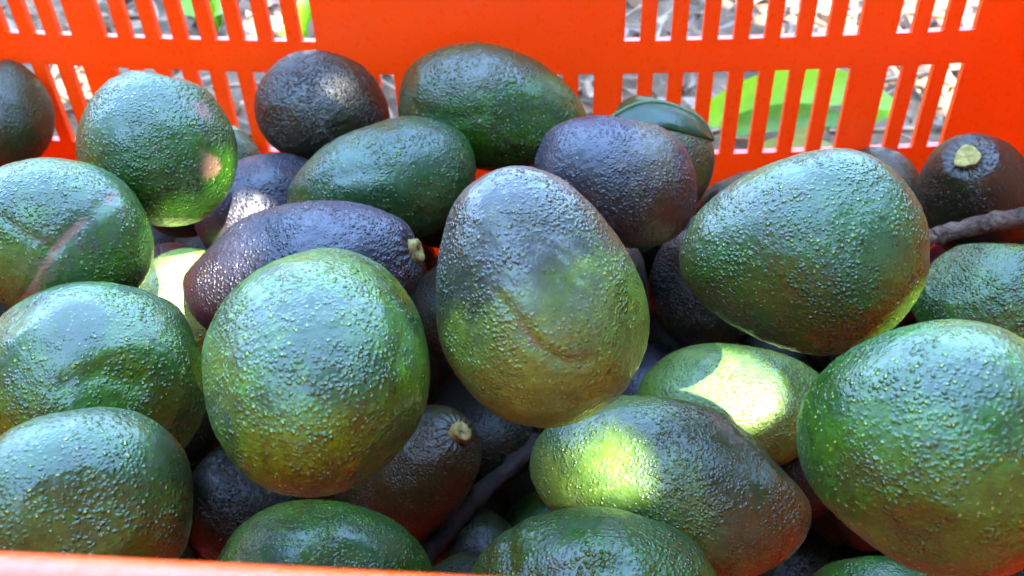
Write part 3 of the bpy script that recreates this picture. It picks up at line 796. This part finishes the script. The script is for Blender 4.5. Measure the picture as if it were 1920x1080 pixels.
# the layers below, seen only through the dark gaps
FILL = [
 ([-3.75, -15.86, -18.84], [-0.972, 0.182, 0.146], 2.93, 2.21, 'dim dark avocado sunk between the stub stemmed one and the scratched one'),
 ([-10.98, -18.45, -16.65], [0.836, 0.399, 0.376], 2.88, 2.21, 'dim dark avocado sunk between the black bumpy one and the scratched one'),
 ([2.43, -12.59, -18.64], [0.614, 0.773, 0.158], 3.19, 2.46, 'dim dark avocado sunk between the blue black one and the long sunlit one'),
 ([21.39, -6.76, -13.0], [-0.708, -0.575, -0.41], 3.32, 2.58, 'dim dark avocado sunk between the largest speckled one and the stem scarred one'),
 ([-3.76, -11.75, -13.2], [0.359, 0.884, 0.301], 2.92, 2.42, 'dim dark avocado sunk between the round speckled one and the blue black one'),
 ([10.54, -6.25, -13.87], [0.35, -0.861, -0.37], 3.38, 2.56, 'dim dark avocado sunk between the blackish one and the middle scarred one'),
 ([22.49, -20.42, -14.52], [0.373, -0.864, -0.337], 2.72, 2.41, 'dim dark avocado sunk between the largest speckled one and the corner one'),
 ([-12.65, -15.21, -13.53], [-0.58, -0.802, 0.144], 2.45, 2.21, 'dim dark avocado sunk between the black bumpy one and the round speckled one'),
 ([-13.02, -20.96, -13.56], [-0.476, 0.867, -0.148], 3.05, 2.32, 'dim dark avocado sunk between the smooth rim side one and the scratched one'),
 ([-10.22, -26.72, -9.5], [0.024, -0.986, -0.165], 2.98, 2.56, 'dim dark avocado sunk between the smooth rim side one and the black bumpy one'),
 ([24.52, -23.84, -10.71], [0.585, -0.803, -0.112], 3.09, 2.47, 'dim dark avocado sunk between the largest speckled one and the rough twig side one'),
 ([-3.97, -7.29, -9.76], [-0.447, 0.427, 0.786], 2.76, 2.31, 'dim dark avocado sunk between the long purple one and the middle scarred one'),
 ([2.27, -26.19, -10.93], [0.557, -0.781, 0.281], 2.94, 2.49, 'dim dark avocado sunk between the dented one and the scratched one'),
 ([-12.45, -17.63, -10.1], [-0.938, -0.303, -0.166], 2.89, 2.25, 'dim dark avocado sunk between the waxy creased one and the black bumpy one'),
 ([18.09, -11.51, -9.27], [0.35, -0.916, -0.194], 2.38, 2.1, 'dim dark avocado sunk between the big egg shaped one and the largest speckled one'),
 ([-1.21, -6.67, -6.18], [-0.957, 0.278, 0.078], 2.56, 1.97, 'dim dark avocado sunk between the middle scarred one and the wet blue green one'),
 ([14.49, -4.89, -7.66], [-0.967, -0.18, 0.179], 2.65, 2.17, 'dim dark avocado sunk between the big egg shaped one and the leaf topped one'),
 ([0.59, -14.09, -6.39], [0.151, -0.955, 0.254], 2.77, 2.07, 'dim dark avocado sunk between the round speckled one and the middle scarred one'),
 ([-3.19, -12.02, -6.97], [0.2, 0.972, 0.126], 2.44, 2.09, 'dim dark avocado sunk between the long purple one and the round speckled one'),
 ([20.0, -7.97, -9.13], [0.981, -0.113, -0.155], 2.69, 2.39, 'dim dark avocado sunk between the big egg shaped one and the rough twig side one'),
 ([-11.75, -22.02, -8.68], [0.687, -0.555, 0.469], 2.52, 2.25, 'dim dark avocado sunk between the smooth rim side one and the waxy creased one'),
 ([1.13, -20.01, -15.64], [-0.631, 0.559, -0.537], 2.37, 2.0, 'dim dark avocado sunk between the stub stemmed one and the dented one'),
 ([8.31, -3.85, -9.8], [-0.731, -0.682, 0.025], 2.7, 2.08, 'dim dark avocado sunk between the blackish one and the reddish purple one'),
 ([15.91, -9.86, -12.66], [0.642, -0.393, -0.658], 2.56, 2.16, 'dim dark avocado sunk between the hard edged sunlit one and the big egg shaped one'),
 ([-18.81, -4.64, -10.9], [0.941, 0.026, -0.336], 2.95, 2.44, 'dim dark avocado sunk between the branch scarred one and the red spotted one'),
 ([-1.23, -7.71, -15.92], [-0.777, 0.318, 0.543], 2.25, 2.02, 'dim dark avocado sunk between the blue black one and the middle scarred one'),
 ([-13.05, -8.57, -4.33], [-0.081, -0.926, 0.37], 2.29, 1.97, 'dim dark avocado sunk between the red spotted one and the violet one'),
 ([15.43, -17.51, -12.07], [-0.831, 0.095, -0.547], 2.23, 1.95, 'dim dark avocado sunk between the long sunlit one and the hard edged sunlit one'),
 ([-5.28, -17.22, -14.25], [-0.385, -0.283, 0.878], 2.47, 2.17, 'dim dark avocado sunk between the scratched one and the round speckled one'),
 ([17.63, -15.94, -17.25], [-0.585, 0.084, 0.807], 2.41, 2.04, 'dim dark avocado sunk between the largest speckled one and the long sunlit one'),
 ([18.29, -17.84, -13.29], [0.144, -0.622, -0.77], 2.28, 1.98, 'dim dark avocado sunk between the corner one and the long sunlit one'),
 ([0.46, -16.01, -18.18], [-0.644, 0.154, -0.75], 2.5, 2.18, 'dim dark avocado sunk between the blue black one and the stub stemmed one'),
 ([11.57, -4.09, -9.92], [-0.258, 0.914, -0.312], 2.65, 2.16, 'dim dark avocado sunk between the blackish one and the violet brown one'),
 ([20.28, -18.48, -17.87], [0.188, -0.568, 0.801], 2.62, 2.05, 'dim dark avocado sunk between the corner one and the hard edged sunlit one'),
 ([-14.98, -4.6, -11.89], [0.758, 0.543, 0.362], 2.83, 2.48, 'dim dark avocado sunk between the violet one and the glaring pale one'),
 ([13.18, -8.69, -5.3], [0.733, 0.555, -0.394], 2.64, 1.99, 'dim dark avocado sunk between the big egg shaped one and the violet brown one'),
 ([27.61, -4.77, -10.33], [0.01, 0.118, 0.993], 2.49, 1.92, 'dim dark avocado sunk between the rough twig side one and the stem scarred one'),
 ([3.62, -6.67, -19.63], [-0.892, -0.347, -0.291], 2.9, 2.42, ''),
 ([6.68, -15.31, -19.73], [-0.736, 0.18, -0.653], 2.82, 2.17, ''),
 ([25.12, -12.53, -17.09], [0.11, 0.986, 0.125], 3.01, 2.53, ''),
 ([-4.55, -8.7, -19.67], [0.932, -0.255, -0.258], 2.52, 2.13, ''),
 ([10.66, -17.93, -16.16], [0.646, 0.603, -0.468], 2.67, 2.34, ''),
 ([23.04, -7.01, -18.08], [0.943, -0.162, 0.29], 3.19, 2.45, ''),
 ([8.05, -5.48, -17.34], [-0.64, -0.692, 0.333], 2.94, 2.36, ''),
 ([7.17, -23.04, -13.95], [-0.059, 0.96, -0.275], 2.73, 2.2, ''),
 ([17.06, -14.33, -13.59], [0.158, 0.981, -0.109], 2.82, 2.39, ''),
 ([-17.41, -15.63, -13.82], [-0.573, -0.572, 0.586], 3.03, 2.4, ''),
 ([-0.79, -5.72, -12.86], [0.718, 0.583, -0.38], 2.95, 2.43, ''),
 ([-25.16, -17.59, -12.45], [0.412, 0.898, 0.155], 2.77, 2.35, ''),
 ([-20.0, -11.01, -14.24], [-0.425, -0.904, 0.048], 2.58, 2.19, ''),
 ([24.25, -16.64, -13.16], [0.881, -0.455, -0.127], 2.77, 2.35, ''),
 ([16.9, -5.05, -12.85], [-0.47, -0.858, 0.207], 2.51, 2.17, ''),
 ([3.43, -6.7, -13.81], [-0.518, 0.775, 0.362], 2.48, 2.2, ''),
 ([-8.37, -15.6, -13.69], [0.823, -0.515, 0.24], 2.47, 2.15, ''),
 ([20.39, -11.72, -12.73], [0.279, -0.953, -0.12], 2.84, 2.32, ''),
 ([7.26, -16.42, -12.59], [0.928, 0.326, -0.182], 2.9, 2.37, ''),
 ([-17.98, -20.41, -10.28], [0.635, 0.76, -0.135], 2.61, 2.34, ''),
 ([-4.21, -15.0, -10.25], [0.726, 0.651, 0.222], 2.64, 2.2, ''),
 ([-24.1, -13.27, -9.55], [-0.433, -0.9, -0.04], 3.09, 2.41, ''),
 ([3.15, -5.58, -9.98], [0.336, -0.877, 0.343], 2.65, 2.14, ''),
 ([6.57, -24.9, -10.02], [0.37, 0.555, 0.745], 2.46, 2.1, ''),
 ([24.84, -9.89, -9.23], [0.85, 0.367, 0.379], 2.81, 2.39, ''),
 ([-16.06, -24.4, -9.28], [0.665, -0.661, -0.348], 2.64, 2.36, ''),
 ([-19.75, -16.77, -9.96], [-0.845, 0.35, 0.404], 2.48, 2.15, ''),
 ([-26.22, -21.8, -9.7], [-0.974, 0.222, -0.036], 2.89, 2.17, ''),
 ([-11.53, -5.5, -10.01], [0.482, 0.87, -0.109], 2.82, 2.31, ''),
 ([19.84, -19.35, -10.88], [0.197, 0.95, -0.243], 2.95, 2.23, ''),
]
INFO['fill'] = (dict(DEEP_SHADE, c1=(0.008, 0.011, 0.009)), "", None, 0, {})
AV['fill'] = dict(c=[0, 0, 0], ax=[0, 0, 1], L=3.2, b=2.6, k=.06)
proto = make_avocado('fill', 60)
for i, (c, axis, L, b, text) in enumerate(FILL):
    o = proto if i == 0 else proto.copy()
    if i:
        COL.objects.link(o)
    o.location = Vector(c) * CM
    o.rotation_euler = Vector(axis).to_track_quat('Z', 'Y').to_euler()
    o.scale = (b / 2.6, b / 2.6, L / 3.2)
    tag(o, text or "dark avocado of the lower layers, buried in shade below the top fruit", "avocado", "avocados buried in the lower layers")

# ------------------------------------------------------------------ leaf on the brown avocado
def fruit_leaf():
    a = AV['b22']
    c = np.array(a['c']); R0 = a['b'] * 1.07
    up0 = np.array(CAM_U) * 0.86 - np.array(CAM_F) * 0.68 + np.array(CAM_R) * 0.10
    up0 /= np.linalg.norm(up0)
    rt = np.array(CAM_R) - up0 * (np.array(CAM_R) @ up0); rt /= np.linalg.norm(rt)
    fr = np.cross(rt, up0)
    if fr @ np.array(CAM_F) > 0:
        fr = -fr
    ns, nw = 26, 9
    fruit = AVO['b22']
    V, Fc, rib = [], [], []
    for i in range(ns):
        s = -1 + 2 * i / (ns - 1)
        half = math.radians(36) * max(0.02, (1 - abs(s) ** 2.4)) ** 0.75
        lon = math.radians(66) * s
        for j in range(nw):
            w = -1 + 2 * j / (nw - 1)
            lat = half * w + math.radians(4) * s
            n = math.cos(lat) * (math.cos(lon) * up0 + math.sin(lon) * rt) + math.sin(lat) * fr
            lift = 0.02 + 0.01 * abs(w) + 0.03 * math.sin(5 * s + 2 * w) * abs(w) 
            ok, hp, _, _ = fruit.ray_cast(Vector(n * 0.08), Vector(-n))
            rad = hp.length / CM if ok else R0
            p = c + n * (rad + lift)
            V.append(tuple(p * CM))
            if j == nw // 2:
                rib.append((p + n * 0.03) * CM)
    for i in range(ns - 1):
        for j in range(nw - 1):
            Fc.append((i * nw + j, (i + 1) * nw + j, (i + 1) * nw + j + 1, i * nw + j + 1))
    org = np.array(V[0])
    lf = mesh_obj("leaf", [tuple(np.array(v) - org) for v in V], Fc, FRUIT_LEAF, smooth=True, loc=org)
    sol = lf.modifiers.new("thick", 'SOLIDIFY'); sol.thickness = 0.0005
    tag(lf, "glossy green leaf draped over the top of a brown avocado by the back slots", "leaf")
    tube("midrib", [p - org for p in rib], [0.0011] * len(rib), MIDRIB, lf, 6)


def tube(name, pts, radii, mat, parent=None, n=10, seed=0, lump=0.0, loc=None):
    pts = [np.array(p, float) for p in pts]
    V, Fc = [], []
    u = np.array([0.1, 0.2, 1.0])
    rr = random.Random(seed)
    for i, p in enumerate(pts):
        d = pts[min(i + 1, len(pts) - 1)] - pts[max(i - 1, 0)]
        d /= np.linalg.norm(d)
        e = u - d * (u @ d); e /= np.linalg.norm(e)
        f = np.cross(d, e)
        for k in range(n):
            a = 2 * math.pi * k / n
            r = radii[i] * (1 + lump * (rr.random() - .5))
            V.append(tuple(p + r * (math.cos(a) * e + math.sin(a) * f)))
    m = len(pts)
    for i in range(m - 1):
        for k in range(n):
            Fc.append((i * n + k, i * n + (k + 1) % n, (i + 1) * n + (k + 1) % n, (i + 1) * n + k))
    Fc.append(tuple(range(n))); Fc.append(tuple(range((m - 1) * n, m * n)))
    return mesh_obj(name, V, Fc, mat, parent, smooth=True, loc=loc)


def resample(pts, k):
    pts = np.array(pts, float)
    t = np.linspace(0, len(pts) - 1, k)
    out = []
    for x in t:
        i = min(int(x), len(pts) - 2); f = x - i
        p0, p1, p2, p3 = pts[max(i - 1, 0)], pts[i], pts[i + 1], pts[min(i + 2, len(pts) - 1)]
        out.append(0.5 * (2 * p1 + (p2 - p0) * f + (2 * p0 - 5 * p1 + 4 * p2 - p3) * f * f + (3 * p1 - 3 * p2 + p3 - p0) * f ** 3))
    return np.array(out)


fruit_leaf()


DARK_BARK = rough_material("dark_bark", (0.028, 0.020, 0.016), (0.012, 0.009, 0.008), 1.3, 0.85, 0.0015, 4.0)  # darker bark tone for the buried twig


def twig(pts, r0, r1, label, seed, knobs, mat):
    P = resample(pts, 40)
    org = P[0].copy()
    rr = random.Random(seed)
    rad = []
    for i in range(len(P)):
        t = i / (len(P) - 1)
        r = r0 + (r1 - r0) * t
        for kt, ka in knobs:
            r += ka * math.exp(-((t - kt) / 0.025) ** 2)
        rad.append(r * (1 + 0.08 * rr.uniform(-1, 1)) * CM)
    P = P + np.array([[rr.uniform(-.05, .05) for _ in range(3)] for _ in P])
    o = tube("twig", (P - org) * CM, rad, mat, None, 16, seed, 0.20, loc=org * CM)
    tag(o, label, "twig")
    for kt, ka in knobs[:2]:
        i = int(kt * (len(P) - 1))
        d = np.array([rr.uniform(-.3, .3), -.4, .8])
        base = (P[i] - org) * CM
        tube("bud", [base, base + d * rad[i] * 0.8, base + d * rad[i] * 1.25], [rad[i] * .55, rad[i] * .45, rad[i] * .15], mat, o, 8, seed)
    return o


twig([[20.14, -10.09, -5.69], [21.0, -10.08, -5.01], [21.39, -9.94, -4.9], [22.15, -10.01, -4.6], [23.02, -9.87, -4.4], [23.85, -9.84, -4.15], [24.67, -9.87, -3.97], [26.15, -9.81, -3.77], [27.9, -10.03, -3.47]], 0.36, 0.42, "grey brown dry twig lying between the stem scarred avocado and the rough one", 3, [(0.24, .10), (0.47, .05), (0.62, .06)], BARK)
twig([[3.98, -15.8, -12.39], [3.41, -16.63, -12.53], [2.3, -17.92, -12.66], [1.33, -18.97, -12.84], [0.6, -19.93, -13.1], [0.0, -20.79, -13.25], [-0.7, -21.66, -13.56]], 0.36, 0.42, "dark dry twig buried in the shaded hollow beside the stub stemmed brown avocado", 5, [(0.45, .10), (0.75, .05)], DARK_BARK)

# ------------------------------------------------------------------ litter and weeds behind the crate
rng = random.Random(11)


def leaf_shape(length, width, curl, nseg=4):
    """bent leaf lying along +x, two strips wide"""
    V, Fc = [], []
    for i in range(nseg + 1):
        t = i / nseg
        w = width * max(0.03, math.sin(math.pi * min(1, t * 0.92 + 0.06)) ** 0.8)
        z = curl * length * (4 * t * (1 - t))
        x = (t - .5) * length
        V += [(x, -w / 2, z + 0.25 * w), (x, 0, z), (x, w / 2, z + 0.25 * w)]
    for i in range(nseg):
        a = i * 3
        Fc += [(a, a + 3, a + 4, a + 1), (a + 1, a + 4, a + 5, a + 2)]
    return np.array(V), Fc


def scatter_leaves(name, n, place, size, mat, tints, curl, flat):
    V, Fc, T = [], [], []
    for _ in range(n):
        ln = rng.uniform(*size)
        lv, lf = leaf_shape(ln, ln * rng.uniform(.28, .5), rng.uniform(*curl))
        M = (Matrix.Rotation(rng.uniform(0, 6.283), 4, 'Z') @ Matrix.Rotation(rng.gauss(0, flat), 4, 'X') @ Matrix.Rotation(rng.gauss(0, flat), 4, 'Y'))
        if rng.random() < .5:
            M = M @ Matrix.Rotation(math.pi, 4, 'X')
        p = place()
        lv = np.array([tuple(M @ Vector(v)) for v in lv]) + np.array(p)
        b = len(V)
        V += [tuple(v) for v in lv]
        Fc += [tuple(i + b for i in f) for f in lf]
        t = rng.choice(tints); s = rng.uniform(.6, 1.15)
        T += [(t[0] * s, t[1] * s, t[2] * s, 1)] * len(lv)
    o = mesh_obj(name, V, Fc, mat)
    at = o.data.attributes.new("tint", 'FLOAT_COLOR', 'POINT')
    at.data.foreach_set("color", np.array(T, np.float32).ravel())
    return o


def set_tint(o, t):
    at = o.data.attributes.new("tint", 'FLOAT_COLOR', 'POINT')
    at.data.foreach_set("color", np.tile(np.array((*t, 1), np.float32), len(o.data.vertices)))


def ground_spot():
    while True:
        x, y = rng.uniform(-1.0, 1.0), rng.uniform(-.7, 1.0)
        if not (abs(x) < .335 and -.385 < y < .035):
            return (x, y, -0.215 + rng.uniform(-.004, .014))


o = scatter_leaves("leaf_litter", 7000, ground_spot, (.012, .042), DRY,
                   [(1, 1, 1), (1.2, 1.2, 1.2), (.85, .8, .76), (.65, .6, .55), (1.35, 1.35, 1.35), (1, .9, .75)], (-.05, .22), .35)
tag(o, "pale dry leaf litter covering the ground behind the crate", kind="stuff")

V, Fc = [], []
for _ in range(900):
    x, y, z = ground_spot()
    a = rng.uniform(0, 6.283); ln = rng.uniform(.02, .10); r = rng.uniform(.0008, .0028); tz = rng.uniform(-.2, .3)
    d = Vector((math.cos(a), math.sin(a), tz)).normalized(); e = d.orthogonal().normalized(); f = d.cross(e)
    b = len(V)
    for s in (-.5, .5):
        for k in range(4):
            V.append(tuple(Vector((x, y, z + .008)) + d * ln * s + (e * math.cos(k * 1.571) + f * math.sin(k * 1.571)) * r))
    for k in range(4):
        Fc.append((b + k, b + (k + 1) % 4, b + 4 + (k + 1) % 4, b + 4 + k))
sticks = mesh_obj("stick_litter", V, Fc, rough_material("dry_stick", (.34, .22, .13), (.19, .12, .07), 1.0, .8, .001))
tag(sticks, "thin pale sticks and straw scattered over the ground", kind="stuff")


def blade(name, pts, width, mat, parent, tint=(1, 1, 1), twist=0.0):
    P = resample(np.array(pts, float) * CM, 14)
    V, Fc = [], []
    for i, p in enumerate(P):
        t = i / 13
        d = P[min(i + 1, 13)] - P[max(i - 1, 0)]; d /= np.linalg.norm(d)
        tow = np.array(CAM_C) * CM - p; tow /= np.linalg.norm(tow)
        up = np.array([0, 0, 1.0]) * (1 - twist) + np.array([0, -1.0, 0.3]) * twist
        s = np.cross(d, up)
        if twist == 1:
            s = np.cross(d, tow * 0.8 + np.array([0, 0, 0.35]))
        s /= np.linalg.norm(s)
        w = width * CM * max(.04, math.sin(math.pi * min(1, .12 + .86 * t)) ** .7)
        nn = np.cross(s, d)
        V += [tuple(p - s * w / 2 + nn * w * .12), tuple(p), tuple(p + s * w / 2 + nn * w * .12)]
    for i in range(13):
        a = i * 3
        Fc += [(a, a + 3, a + 4, a + 1), (a + 1, a + 4, a + 5, a + 2)]
    o = mesh_obj(name, V, Fc, mat, parent, smooth=True)
    set_tint(o, tint)
    return o


def weed(label, base, blades):
    e = empty("weed", np.array(base) * CM)
    tag(e, label, "plant")
    for pts, w, mat, tint, tw in blades:
        b = blade("leaf_blade", [np.array(p) - np.array(base) for p in pts], w, mat, e, tint, tw)
    return e


weed("lush green weed with broad blades seen through the right hand slots", (31, 31, -21.5), [
    ([[15.34, 21.55, -17.5], [18.96, 24.47, -17.5], [23.57, 26.55, -17.5], [27.75, 25.94, -17.5], [30.47, 23.09, -17.5]], 3.5, WEED, (1, 1, 1), 1),
    ([[16.61, 21.36, -18.5], [20.18, 22.97, -18.5], [24.11, 23.68, -18.5], [27.67, 22.54, -18.5]], 2.2, WEED, (.42, .55, .5), 1),  # same leaf colour tinted down as a shaded blade
    ([[18.58, 18.1, -19.0], [22.05, 20.87, -19.0], [25.9, 23.71, -19.0], [29.84, 26.16, -19.0], [32.83, 27.79, -19.0]], 1.1, PALE_WEED, (1, 1, 1), 1),
    ([[18.44, 18.34, -19.3], [20.68, 19.76, -19.3], [23.67, 20.35, -19.3], [25.88, 19.06, -19.3]], 1.9, PALE_WEED, (1, 1, .9), 1),
    ([[27.39, 22.72, -19.0], [29.97, 24.85, -19.0], [32.43, 26.18, -19.0]], 1.0, WEED, (1, 1, 1), 1)])
weed("small bright green weed behind the upper left slots", (-34, 47, -21.5), [
    ([(-34, 47, -21.5), (-35, 46, -19), (-37, 45, -18.5)], 2.5, WEED, (.8, .9, .8), .5),
    ([(-34, 47, -21.5), (-33, 46, -19), (-31, 45, -18.5)], 2.4, WEED, (1, 1, 1), .5),
    ([(-34, 47, -21.5), (-34.5, 48, -18.5), (-35.5, 50, -17)], 2.6, WEED, (.35, .4, .3), .5)])
weed("tiny green weed behind the last upper slot left of the solid panel", (-23.5, 44, -21.5), [
    ([(-23.5, 44, -21.5), (-24, 43, -20), (-25.5, 42, -19.8)], 1.7, WEED, (.8, .9, .7), .5),
    ([(-23.5, 45, -21.5), (-23, 46, -18.5), (-22, 48, -18.0)], 2.2, WEED, (.5, .7, .7), .5)])

# ------------------------------------------------------------------ orchard tree whose crown shades the crate (stands behind the camera)
SUNPTS = {'u28': [11.79, -17.87, -6.39], 'sunpatch': [7.04, -25.18, -2.51], 'pale': [-10.17, -14.7, -4.39], 'center': [6.24, -25.97, 3.49], 'p17': [-9.05, -11.82, -3.57], 'k15': [-5.93, -6.02, -0.64]}
S = np.array(SUN_TO)
ea = np.cross(S, [0, 0, 1.0]); ea /= np.linalg.norm(ea)
eb = np.cross(ea, S)
# gaps in the crown that let the sun through: (point in cm, radius in cm)
GAPS = [(SUNPTS['u28'], 1.55), (SUNPTS['sunpatch'], 1.15), (SUNPTS['pale'], 1.75), (SUNPTS['p17'], 1.3), (SUNPTS['center'], 0.4), (SUNPTS['k15'], 1.1),
        ((-27.5, 46, -20), 2.5), ((-44, 33, -20), 2.5)]
N_LEAF = 7500
prng = np.random.default_rng(4)
ctr = np.array([0, -0.06, -0.08])
base_lv, base_lf = leaf_shape(1.0, 0.42, 0.06, 3)
LV, LF, LT = [], [], []
g_pts = np.array([g[0] for g in GAPS]) * CM
g_rad = np.array([g[1] for g in GAPS]) * CM
g_a, g_b = (g_pts - ctr) @ ea, (g_pts - ctr) @ eb
for k in range(N_LEAF + 14000):
    dist = prng.uniform(1.25, 1.75)
    if k < N_LEAF:
        a, b2 = prng.uniform(-.50, .50), prng.uniform(-.30, .62)
        if b2 > .2 and prng.random() < .35:
            continue
        ln = prng.uniform(.07, .13)
    else:                                              # small leaves added around the gaps to stop stray sun
        i = prng.integers(0, 6)
        a, b2 = g_a[i] + prng.normal(0, .05), g_b[i] + prng.normal(0, .05)
        ln = prng.uniform(.022, .04)
    pos = ctr + S * dist + ea * a + eb * b2
    M = Matrix.Rotation(prng.uniform(0, 6.283), 3, 'Z') @ Matrix.Rotation(prng.normal(0, .5), 3, 'X') @ Matrix.Rotation(prng.normal(.35, .45), 3, 'Y')
    lv = (base_lv * ln) @ np.array(M).T + pos
    rel = lv[:, None, :] - g_pts[None]
    perp = rel - (rel @ S)[..., None] * S
    dd = np.sqrt((perp ** 2).sum(-1))
    if (dd.min(0) < g_rad + (0.006 if k < N_LEAF else 0.0)).any():
        continue
    n = len(LV)
    LV += [tuple(v) for v in lv]
    LF += [tuple(i + n for i in f) for f in base_lf]
    t = prng.uniform(.7, 1.3)
    LT += [(t, t * prng.uniform(.9, 1.1), t * .9, 1)] * len(lv)
tree = empty("avocado_tree", (0.62, -1.5, -0.22))
tag(tree, "leafy orchard tree overhead whose crown shades the crate", "tree")
org = np.array([0.62, -1.5, -0.22])
crown = mesh_obj("crown", [tuple(np.array(v) - org) for v in LV], LF, GREEN_LEAF, tree)
at = crown.data.attributes.new("tint", 'FLOAT_COLOR', 'POINT')
at.data.foreach_set("color", np.array(LT, np.float32).ravel())
crown["kind"] = "stuff"
mid = ctr + S * 1.5 - org
tube("trunk", resample([(0, 0, -.1), (.03, -.02, .5), (.0, .02, 1.0), (.02, .05, 1.75)], 16), list(np.linspace(.085, .05, 16)), BARK, tree, 14, 2, .15)
for k, (x, y) in enumerate([(.48, .42), (.50, -.25), (.52, .1)]):
    tip = mid + ea * x + eb * y
    st = np.array([0, .02, .8 + .15 * k])
    tube("limb", resample([st, st * .5 + tip * .5 + np.array([0, 0, .12]), tip], 12), list(np.linspace(.03, .006, 12)), BARK, tree, 8, k, .15)

# ------------------------------------------------------------------ unseen foliage added round the crate to block low sky, tall behind the camera
orng = np.random.default_rng(9)
base2, face2 = leaf_shape(1.0, 0.45, 0.05, 2)
OV, OF, OT = [], [], []
CLUMPS = []
for k in range(15):                                     # tall added clumps behind the camera and to its right
    az = math.radians(58 + 205 * k / 14) + orng.uniform(-.06, .06)
    rad = orng.uniform(4.3, 5.2)
    CLUMPS.append((rad * math.sin(az), rad * math.cos(az), orng.uniform(2.5, 3.1), 1.45, 1.9, 900))
    CLUMPS.append((rad * math.sin(az), rad * math.cos(az), 0.6, 1.35, 1.1, 650))
for k in range(26):                                     # lower added clumps farther off on the open side
    az = math.radians(-110 + 180 * k / 25) + orng.uniform(-.05, .05)
    rad = orng.uniform(8.0, 10.0)
    CLUMPS.append((rad * math.sin(az), rad * math.cos(az), 0.8, 1.5, orng.uniform(1.2, 1.9), 520))
for k, (cx, cy, hz, rw, rh, cnt) in enumerate(CLUMPS):
    for _ in range(cnt):
        v = orng.normal(size=3); v /= np.linalg.norm(v)
        p = np.array([cx, cy, hz]) + v * np.array([rw, rw, rh]) * orng.uniform(.55, 1.05) * (1 + .18 * math.sin(5 * v[0] + k) * math.cos(4 * v[2]))
        if p[2] < -.2:
            continue
        rel = p - ctr
        if np.linalg.norm(rel - (rel @ S) * S) < .75 and rel @ S > 0:
            continue
        ln = orng.uniform(.20, .38)
        M = Matrix.Rotation(orng.uniform(0, 6.283), 3, 'Z') @ Matrix.Rotation(orng.normal(0, .6), 3, 'X') @ Matrix.Rotation(orng.normal(.5, .5), 3, 'Y')
        lv = (base2 * ln) @ np.array(M).T + p
        n = len(OV)
        OV += [tuple(x) for x in lv]
        OF += [tuple(i + n for i in f) for f in face2]
        tt = orng.uniform(.6, 1.3)
        OT += [(tt, tt, tt * .9, 1)] * len(lv)
sky_blocker = mesh_obj("added_sky_blocker", OV, OF, GREEN_LEAF)
at = sky_blocker.data.attributes.new("tint", 'FLOAT_COLOR', 'POINT')
at.data.foreach_set("color", np.array(OT, np.float32).ravel())
tag(sky_blocker, "unseen ring of foliage added around the crate to block low sky", kind="stuff")
